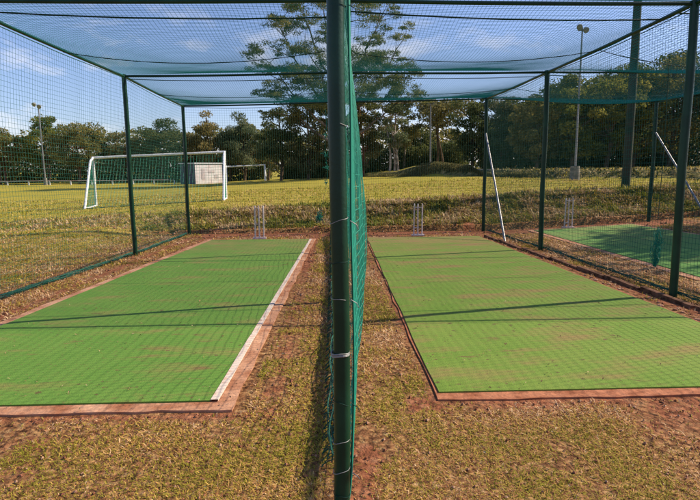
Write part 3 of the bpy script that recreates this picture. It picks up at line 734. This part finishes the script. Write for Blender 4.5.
# the giant gum
def giant():
    x, y, h = 1.0, 60, 20; r_ = np.random.default_rng(77); z = gz(x, y); t = empty('eucalyptus_tree', (x, y, z)); tag(t, 'giant sparse eucalyptus rising behind the thick near post', 'tree')
    tm = MB(); s_ = np.linspace(0, 1, 14); P = np.stack([x + .5*np.sin(s_*3), y + 0*s_, z-.2+15.5*s_], 1); tm.tube(P, .40*(1-.78*s_), 12)
    NODE = [P[5:]]; RADN = [.40*(1-.78*s_[5:])]
    for tx, tz, s0 in ((-7.2, 12.2, .32), (-6.0, 15.4, .45), (-3.6, 18.0, .60), (6.8, 14.2, .42), (4.6, 17.4, .58), (7.0, 9.0, .30), (-5.6, 9.4, .28), (1.6, 19.0, .75), (-1.5, 18.6, .7), (4.2, 12.2, .38), (-3.4, 13.2, .42)):
        a = P[int(s0*13)]; c = np.array((x+tx, y + r_.uniform(-3.5, 3.5), z+tz)); tt = np.linspace(0, 1, 12)[:, None]
        mid = lerp(a, c, .45) + np.array([tx*.16, 0, -.06*tz]); Q = a*(1-tt)**2 + 2*mid*tt*(1-tt) + c*tt**2
        wv = np.cumsum(r_.normal(0, .16, (12, 3)), 0)*np.sin(np.pi*tt)**.5; Q = Q + wv*np.array([1, 1, .8])
        rd = lerp(.17, .035, tt[:, 0]); tm.tube(Q, rd, 7, False); NODE.append(Q[3:]); RADN.append(rd[3:])
    NODE = np.concatenate(NODE); RADN = np.concatenate(RADN)
    # (dx, height, clump radius)
    cl = []
    for dx, hz, cr in [(-4.6, 17.6, 1.15), (-2.9, 18.4, 1.3), (-1.2, 19.0, 1.2), (.8, 19.6, 1.3), (2.8, 19.2, 1.2), (4.8, 17.9, 1.1), (6.0, 16.9, .7),
                       (-6.6, 15.9, 1.1), (-5.2, 15.2, .9), (-3.4, 15.8, 1.0), (-1.2, 16.6, 1.1), (2.6, 16.8, 1.2), (4.4, 15.6, .8), (7.2, 14.8, .7), (5.9, 13.8, .7),
                       (-7.6, 12.6, 1.0), (-5.9, 13.2, .7), (-4.0, 13.3, 1.1), (-8.3, 10.7, .9), (-6.6, 11.2, .8), (-5.0, 11.0, 1.0), (-2.4, 12.4, 1.4), (-1.0, 14.0, 1.0), (2.0, 13.2, 1.5),
                       (3.9, 12.2, 1.3), (5.2, 11.6, 1.1), (6.6, 11.4, .8), (-3.4, 9.8, 1.5), (-5.6, 9.0, 1.1), (-1.6, 10.2, 1.4), (1.8, 10.6, 1.5), (3.4, 9.8, 1.4), (5.0, 9.6, 1.3),
                       (6.6, 9.3, 1.1), (7.7, 8.6, .9), (8.4, 7.9, .8), (-4.6, 7.9, 1.4), (-2.6, 8.2, 1.4), (.4, 8.6, 1.4), (2.6, 8.3, 1.3), (4.6, 8.0, 1.1), (-6.9, 8.2, .8), (-7.7, 7.3, .7), (-3.6, 11.4, 1.2), (-.6, 8.9, 1.5), (3.0, 11.2, 1.3), (-5.4, 10.0, 1.1), (6.0, 10.4, 1.0), (-2.0, 15.0, 1.0), (3.6, 14.2, 1.0)]:
        for k in range(2): cl.append((x + dx + r_.normal(0, .45), y + r_.uniform(-4, 4), z + hz + r_.normal(0, .25), cr*r_.uniform(.62, .95)))
    mb = MB()
    for cx_, cy_, cz_, cr in cl:
        c = np.array((cx_, cy_, cz_)); n = int(1000*(cr/1.)**2)+120
        sub = rand_dir(9, r_)*np.array([1.35, 1.2, .48])*cr
        d = rand_dir(n, r_); Q = c + sub[r_.integers(9, size=n)] + d*(cr*.66*r_.uniform(.1, 1, n)**.6)[:, None]*np.array([1.2, 1.1, .5])
        mb.add(*leaf_quads(Q, .098, r_, np.clip(r_.normal(.4, .18, n)+r_.normal(0, .15), 0, 1), .45))
        dd = np.linalg.norm((NODE-c)*np.array([1, 1, 1.0]), axis=1) + np.where(NODE[:, 2] > c[2]-.2, 3, 0); i = np.argmin(dd); a = NODE[i]; tt = np.linspace(0, 1, 7)[:, None]
        mid = lerp(a, c, .5) + r_.normal(0, .22, 3); tm.tube(a*(1-tt)**2 + 2*mid*tt*(1-tt) + c*tt**2, lerp(min(.06, RADN[i]), .015, tt[:, 0]), 5, False)
    tm.build('trunk', mat('gum_bark', (.20, .15, .12), .9, .1, noise_s=2, col2=(.09, .06, .045)), t, smooth=True); mb.build('crown', ML['gum'], t)
giant()
tree(-5.6, 65, 8.2, 3.0, 'dark tree left under the giant eucalyptus', 'dark', seed=20, leaf=.15, base=.10, ncl=44, lean=0)
tree(-2.4, 63, 8.8, 2.9, 'dark brownish tree beneath the giant eucalyptus, just left of the near post', 'rust', seed=21, leaf=.15, base=.10, ncl=44)
tree(-7.6, 70, 6.8, 1.8, 'thin dark sapling left of the giant eucalyptus', 'dark', seed=22, leaf=.13, base=.3, ncl=16)
tree(.2, 66, 9.0, 3.0, 'dark tree hidden mostly behind the near post', 'dark', seed=23, leaf=.15, base=.08, ncl=40)
tree(3.7, 64, 9.0, 2.5, 'rust brown tree just right of the near post', 'rust', M_barkr, seed=24, leaf=.15, base=.12, ncl=40)
tree(7.0, 62, 9.2, 2.4, 'loose grey-green gum with pale trunks right of the near post', 'grey', M_barkw, seed=25, leaf=.14, base=.26, ncl=30, trunks=3, tr=.13)
tree(9.2, 70, 7.6, 2.4, 'thin olive tree behind the pale trunked gum', 'olive', M_barkw, seed=26, leaf=.14, base=.35, ncl=20)
tree(13.0, 67, 8.2, 4.3, 'flat topped umbrella tree above the earth mound', 'rust', M_bark, seed=27, leaf=.15, base=.52, ncl=36, shape='flat', trunks=2, flat=.4)
tree(11.0, 74, 5.2, 3.0, 'low dark tree under the flat topped tree, left part', 'dark', seed=28, leaf=.16, base=.03, ncl=34)
tree(15.6, 75, 5.4, 3.2, 'low dark tree under the flat topped tree, right part', 'olive', seed=29, leaf=.16, base=.03, ncl=34)
tree(12.9, 51, 6.9, 2.1, 'dark green tree at the left end of the right wood', 'dark', seed=30, leaf=.12, base=.08, ncl=46)
tree(15.6, 52, 6.6, 2.5, 'brown open crowned tree left of the slim floodlight', 'rust', seed=31, leaf=.12, base=.45, ncl=30, shape='flat', trunks=2)
tree(14.9, 49, 3.9, 1.8, 'low round bushy tree under the brown open crowned tree', 'dark', seed=32, leaf=.11, base=.02, ncl=34)
tree(18.4, 56, 6.2, 2.4, 'small rusty tree behind the slim floodlight', 'rust', seed=33, leaf=.13, base=.3, ncl=28)
rt = [(15.9, 43, 5.7, 1.9, 'olive', 'small olive tree just left of the slim floodlight mast'), (18.2, 42, 7.0, 2.3, 'lime', 'green topped tree right of the slim floodlight mast'),
      (20.8, 42, 7.4, 2.4, 'lime', 'yellow-green topped tree left of the thick tall pole'), (23.4, 43, 8.2, 2.5, 'lime', 'yellow-green topped tree right of the thick tall pole'),
      (26.2, 43, 8.5, 2.6, 'olive', 'tall olive tree behind the near right fence post'), (28.6, 41, 9.0, 2.7, 'dark', 'tall dark tree at the right edge of the picture'),
      (31.6, 41, 9.5, 3.0, 'dark', 'large dark tree beyond the right edge of the wood')]
for i, (x, y, h, rd, lf, lb) in enumerate(rt):
    tree(x, y, h, rd, lb, lf, seed=40+i, leaf=.115, base=.10, ncl=56, cls=.27, lpc=210)
rt2 = [(17.6, 50, 7.2, 2.7), (20.6, 50, 7.9, 2.7), (24, 50, 8.6, 2.9), (27.4, 50, 9.4, 3.0), (31, 50, 10.4, 3.2)]
nm = ['first', 'second', 'third', 'fourth', 'fifth']
for i, (x, y, h, rd) in enumerate(rt2):
    tree(x, y, h, rd, 'dark tree in the back row of the right wood, %s from its left end' % nm[i], 'dark', seed=60+i, leaf=.15, base=.05, ncl=50, cls=.30)
# trees outside the picture on the right that shade the far lane
tree(18.3, 11.6, 9.3, 3.3, 'broad tree right of the nets, outside the picture', 'olive', seed=70, leaf=.14, base=.40, ncl=60, cls=.30, lpc=260)
tree(22.0, 14.6, 9.6, 3.0, 'smaller tree right of the nets, outside the picture', 'olive', seed=71, leaf=.14, base=.45, ncl=50, cls=.30, lpc=240)

def thicket(name, pts, hgt, dep, n, leaf, m_, label, seed):
    r_ = np.random.default_rng(seed); pts = np.array(pts, float); s_ = r_.random(n); i = np.interp(s_, np.linspace(0, 1, len(pts)), np.arange(len(pts)))
    x = np.interp(i, np.arange(len(pts)), pts[:, 0]); y = np.interp(i, np.arange(len(pts)), pts[:, 1]) + r_.uniform(-dep, dep, n)
    top = hgt*(.55 + .75*fbm(x, y*.3, .35, 3, seed)); zz = terrain(x, y) + top*r_.random(n)**1.15
    tint = np.clip(r_.normal(.38, .2, n) + .4*(fbm(x, y, .6, 2, seed+2)-.5), 0, 1); mb = MB(); mb.add(*leaf_quads(np.stack([x, y, zz], 1), leaf, r_, tint))
    tag(mb.build(name, m_), label, 'undergrowth', kind='stuff')
thicket('undergrowth', [(14.5, 54), (17, 46), (22, 47), (28, 46), (36, 44)], 3.6, 2.2, 36000, .15, ML['dark'], 'dark undergrowth filling the right wood', 1)
thicket('undergrowth', [(-6.3, 76), (-3, 74), (0, 71), (10, 72), (17, 70)], 3.0, 2.5, 30000, .19, ML['dark'], 'dark undergrowth beneath the middle trees', 2)
thicket('undergrowth', [(-58, 86), (-40, 86), (-25, 87), (-9, 86)], 4.6, 2.5, 30000, .22, ML['dark'], 'dark undergrowth beneath the left trees', 3)

thicket('scrub', [(4, 59), (6.5, 52), (9, 46.5), (10.5, 42), (10.5, 38), (11, 31)], .32, 1.6, 12000, .075, ML['rust'], 'low dry scrub growing over the earth mound', 4)

# far wood behind everything
def backwood():
    r_ = np.random.default_rng(9); n = 42000; x = r_.uniform(-150, 170, n); y = 118 + r_.uniform(-5, 5, n) - .0*x
    top = 6.0 + 4.5*fbm(x, x*0, .09, 3, 2) + 2*noise(x, x*0, .5, 4); z = -.6 + top*r_.random(n)**.75
    mb = MB(); mb.add(*leaf_quads(np.stack([x, y, z], 1), .42, r_, np.clip(r_.normal(.45, .2, n), 0, 1)))
    tag(mb.build('far_wood', ML['olive']), 'far off line of trees behind the field', 'woodland', kind='stuff')
backwood()

# ------------------------------------------------------------------ grass blades and litter
def on_mat(x, y):
    a = (y > 2.78) & (y < 11.55) & (x > -2.98+.05*(y-2.8)) & (x < -.47+.025*(y-2.8))
    b_ = (y > 2.85) & (y < 11.8) & (x > .54+.02*(y-2.9)) & (x < 3.16)
    c = (y > 5.9) & (y < 12.6) & (x > 4.22+.04*(y-6)) & (x < 6.9)
    return a | b_ | c
def blades(name, n, ymin, ymax, amax, length, width, m_, label, seed, dens=None, lie=.75, hum=None, powy=1.0, amin=None):
    r_ = np.random.default_rng(seed)
    y = np.exp(r_.uniform(math.log(ymin), math.log(ymax), n)); x = r_.uniform(amin if amin is not None else -amax, amax, n)*y + .035*y
    keep = ~on_mat(x, y); s_ = soil_mask(x, y) + (fbm(x, y, 5, 3, 3)-.5)*1.5
    keep &= r_.random(n) > np.clip((s_-.05)/.5, 0, .96)
    if dens is not None: keep &= r_.random(n) < dens(x, y)
    x, y = x[keep], y[keep]; n = len(x); z = terrain(x, y) - .003
    k = (y/2.4)**.62; ln = length*k*r_.uniform(.45, 1.35, n)*(.6+.8*fbm(x, y, 3, 2, 5)); w = width*k**1.25*r_.uniform(.6, 1.3, n)
    az = r_.uniform(0, 2*np.pi, n); up = np.clip(r_.beta(1.6, 1.6+2.5*lie, n)*1.35, .05, .98)
    d = np.stack([np.cos(az)*np.sqrt(1-up**2), np.sin(az)*np.sqrt(1-up**2), up], 1); sd = np.stack([-np.sin(az), np.cos(az), r_.uniform(-.3, .3, n)], 1)
    B = np.stack([x, y, z], 1); bend = np.stack([np.cos(az), np.sin(az), -.7*np.ones(n)], 1)*ln[:, None]*.22
    V = np.stack([B - sd*w[:, None], B + sd*w[:, None], B + d*ln[:, None]*.55 + sd*w[:, None]*.8, B + d*ln[:, None]*.55 - sd*w[:, None]*.8, B + d*ln[:, None] + bend], 1).reshape(-1, 3)
    i = np.arange(n)*5; Q = np.stack([i, i+1, i+2, i+3], 1); T = np.stack([i+3, i+2, i+4], 1)
    patch = fbm(x, y, 1.7, 4, 7)
    tint = np.clip(.43 + (patch-.5)*2.2 + r_.normal(0, .33, n) - .12*np.clip((2.6-y), 0, 1) + .24*np.clip(1.1-abs(x), 0, 1), 0, 1)
    mb = MB(); mb.add(V, Q, np.repeat(tint, 5)); mb.f.append(T)
    o = mb.build(name, m_); tag(o, label, 'grass', kind='stuff'); return o
M_blade = ramp_mat('blades', [(.80, .54, .30), (.33, .115, .045), (.62, .36, .12), (.47, .34, .05), (.28, .245, .025)], .8, trans=.2)
M_bank = ramp_mat('blades_bank', [(.50, .36, .20), (.26, .14, .06), (.36, .28, .05), (.25, .24, .03), (.13, .15, .02)], .8, trans=.2)
M_bladef = ramp_mat('blades_field', [(.50, .35, .12), (.44, .34, .06), (.36, .30, .035), (.24, .24, .02)], .8, trans=.25)
blades('grass', 430000, 1.75, 13.5, .72, .024, .0020, M_blade, 'dry straw and olive turf around the mats', 1, dens=lambda x, y: np.where(x > -3.6, 1, .6))
blades('grass', 100000, 13.1, 16.2, .75, .050, .0034, M_bank, 'rough tussocky grass on the bank behind the mats', 2, dens=lambda x, y: np.where((x > -4.5), .95, .2)*sm((y-13.2)/.1), lie=.4)
blades('grass', 130000, 5, 34, .75, .026, .0030, M_bladef, 'short yellow-green grass of the playing field', 3, dens=lambda x, y: np.where((y > 15.2) | (x < -3.7), .9, 0), lie=.6)
blades('grass', 14000, 19, 62, .75, .045, .006, ramp_mat('blades_dark', [(.34, .25, .10), (.15, .14, .04), (.07, .085, .02)], .8), 'long dark grass on the verge and mound across the field', 4,
       dens=lambda x, y: ((y > np.interp(x/y, RA, RD)+.3) & (y < np.interp(x/y, RA, RD)+3.2))*1., lie=.2, amin=.25)
def litter():
    r_ = np.random.default_rng(12); n = 9000; y = np.exp(r_.uniform(math.log(1.8), math.log(15.5), n)); x = r_.uniform(-.72, .72, n)*y
    w = np.where(y > 13, .9, np.clip(soil_mask(x, y), .12, .7)); keep = (r_.random(n) < w) & ~on_mat(x, y); x, y = x[keep], y[keep]; n = len(x)
    z = terrain(x, y)+.006; s_ = .006*(y/2)**.75*r_.uniform(.4, 1.6, n); mb = MB(); o8 = np.array([[1, 0, 0], [0, 1, 0], [-1, 0, 0], [0, -1, 0], [0, 0, .7], [0, 0, -.7]])
    jit = r_.uniform(.6, 1.4, (n, 6, 1)); V = np.stack([x, y, z], 1)[:, None] + o8[None]*s_[:, None, None]*jit
    F = np.array([[0, 1, 4], [1, 2, 4], [2, 3, 4], [3, 0, 4], [1, 0, 5], [2, 1, 5], [3, 2, 5], [0, 3, 5]]); mb.add(V.reshape(-1, 3), (np.arange(n)[:, None, None]*6+F).reshape(-1, 3), np.repeat(r_.random(n), 6))
    tag(mb.build('soil_clods', ramp_mat('clods', [(.14, .05, .025), (.28, .11, .06), (.40, .24, .15)], .95)), 'small red soil clods and crumbs in the turf', 'soil', kind='stuff')
litter()
# a pale scrap of paper by the left fence and a few stones by the kerb
b = MB(); x, y = -3.02, 4.75; z = gz(x, y)+.02
b.add([(x, y, z), (x+.07, y+.02, z+.01), (x+.06, y+.08, z+.03), (x-.01, y+.06, z+.012), (x, y, z-.004), (x+.07, y+.02, z+.006), (x+.06, y+.08, z+.026), (x-.01, y+.06, z+.008)], [[0, 1, 2, 3], [7, 6, 5, 4], [0, 4, 5, 1], [2, 6, 7, 3], [1, 5, 6, 2], [3, 7, 4, 0]])
tag(b.build('paper_scrap', M_white), 'small pale scrap of litter by the foot of the left net', 'litter')
rr = random.Random(4)
for k in range(16):
    y = rr.uniform(4.4, 6.6); x = 3.22 - rr.random()*.12 - .01*(y-4); r_ = rr.uniform(.015, .035); b = MB(); z = gz(x, y)+r_*.3
    th = np.linspace(0, 1, 6); b.tube([(x, y, z+r_*(q*2-1)*.6) for q in th], [r_*math.sqrt(max(.02, 1-(q*2-1)**2))*rr.uniform(.85, 1.15) for q in th], 7)
    tag(b.build('stone', M_conc), 'small reddish stone at the foot of the right fence edging', 'stone', 'stones along the right fence edging')

# fallen leaves and crumbs blown over the mats and turf
def fallen():
    r_ = np.random.default_rng(33); n = 2600; y = np.exp(r_.uniform(math.log(1.9), math.log(12.6), n)); x = r_.uniform(-.7, .72, n)*y
    om = on_mat(x, y); keep = ~om | (r_.random(n) < .30); x, y, om = x[keep], y[keep], om[keep]; n = len(x)
    z = np.where(om, pitch_z(x, y) + .030, terrain(x, y) + .016)
    P = np.stack([x, y, z], 1); a = r_.uniform(0, 6.28, n); s_ = (.0065*(y/2.5)**.5*r_.uniform(.4, 1.5, n))[:, None]
    d = np.stack([np.cos(a), np.sin(a), r_.normal(0, .25, n)], 1)*s_; e = np.stack([-np.sin(a), np.cos(a), r_.normal(0, .3, n)], 1)*s_*.5; up = np.array([0, 0, 1])*s_*.35
    V = np.stack([P-d, P-e+up, P+d, P+e+up, P+up*.2], 1).reshape(-1, 3); i = np.arange(n)[:, None]*5
    F = np.concatenate([i+np.array([[0, 1, 4]]), i+np.array([[1, 2, 4]]), i+np.array([[2, 3, 4]]), i+np.array([[3, 0, 4]])])
    mb = MB(); mb.add(V, F, np.repeat(r_.random(n), 5))
    tag(mb.build('fallen_leaves', ramp_mat('dry_leaf', [(.10, .05, .025), (.26, .14, .06), (.55, .40, .22)], .8)), 'tiny dry leaves blown over the turf and mats', 'leaves', kind='stuff')
fallen()
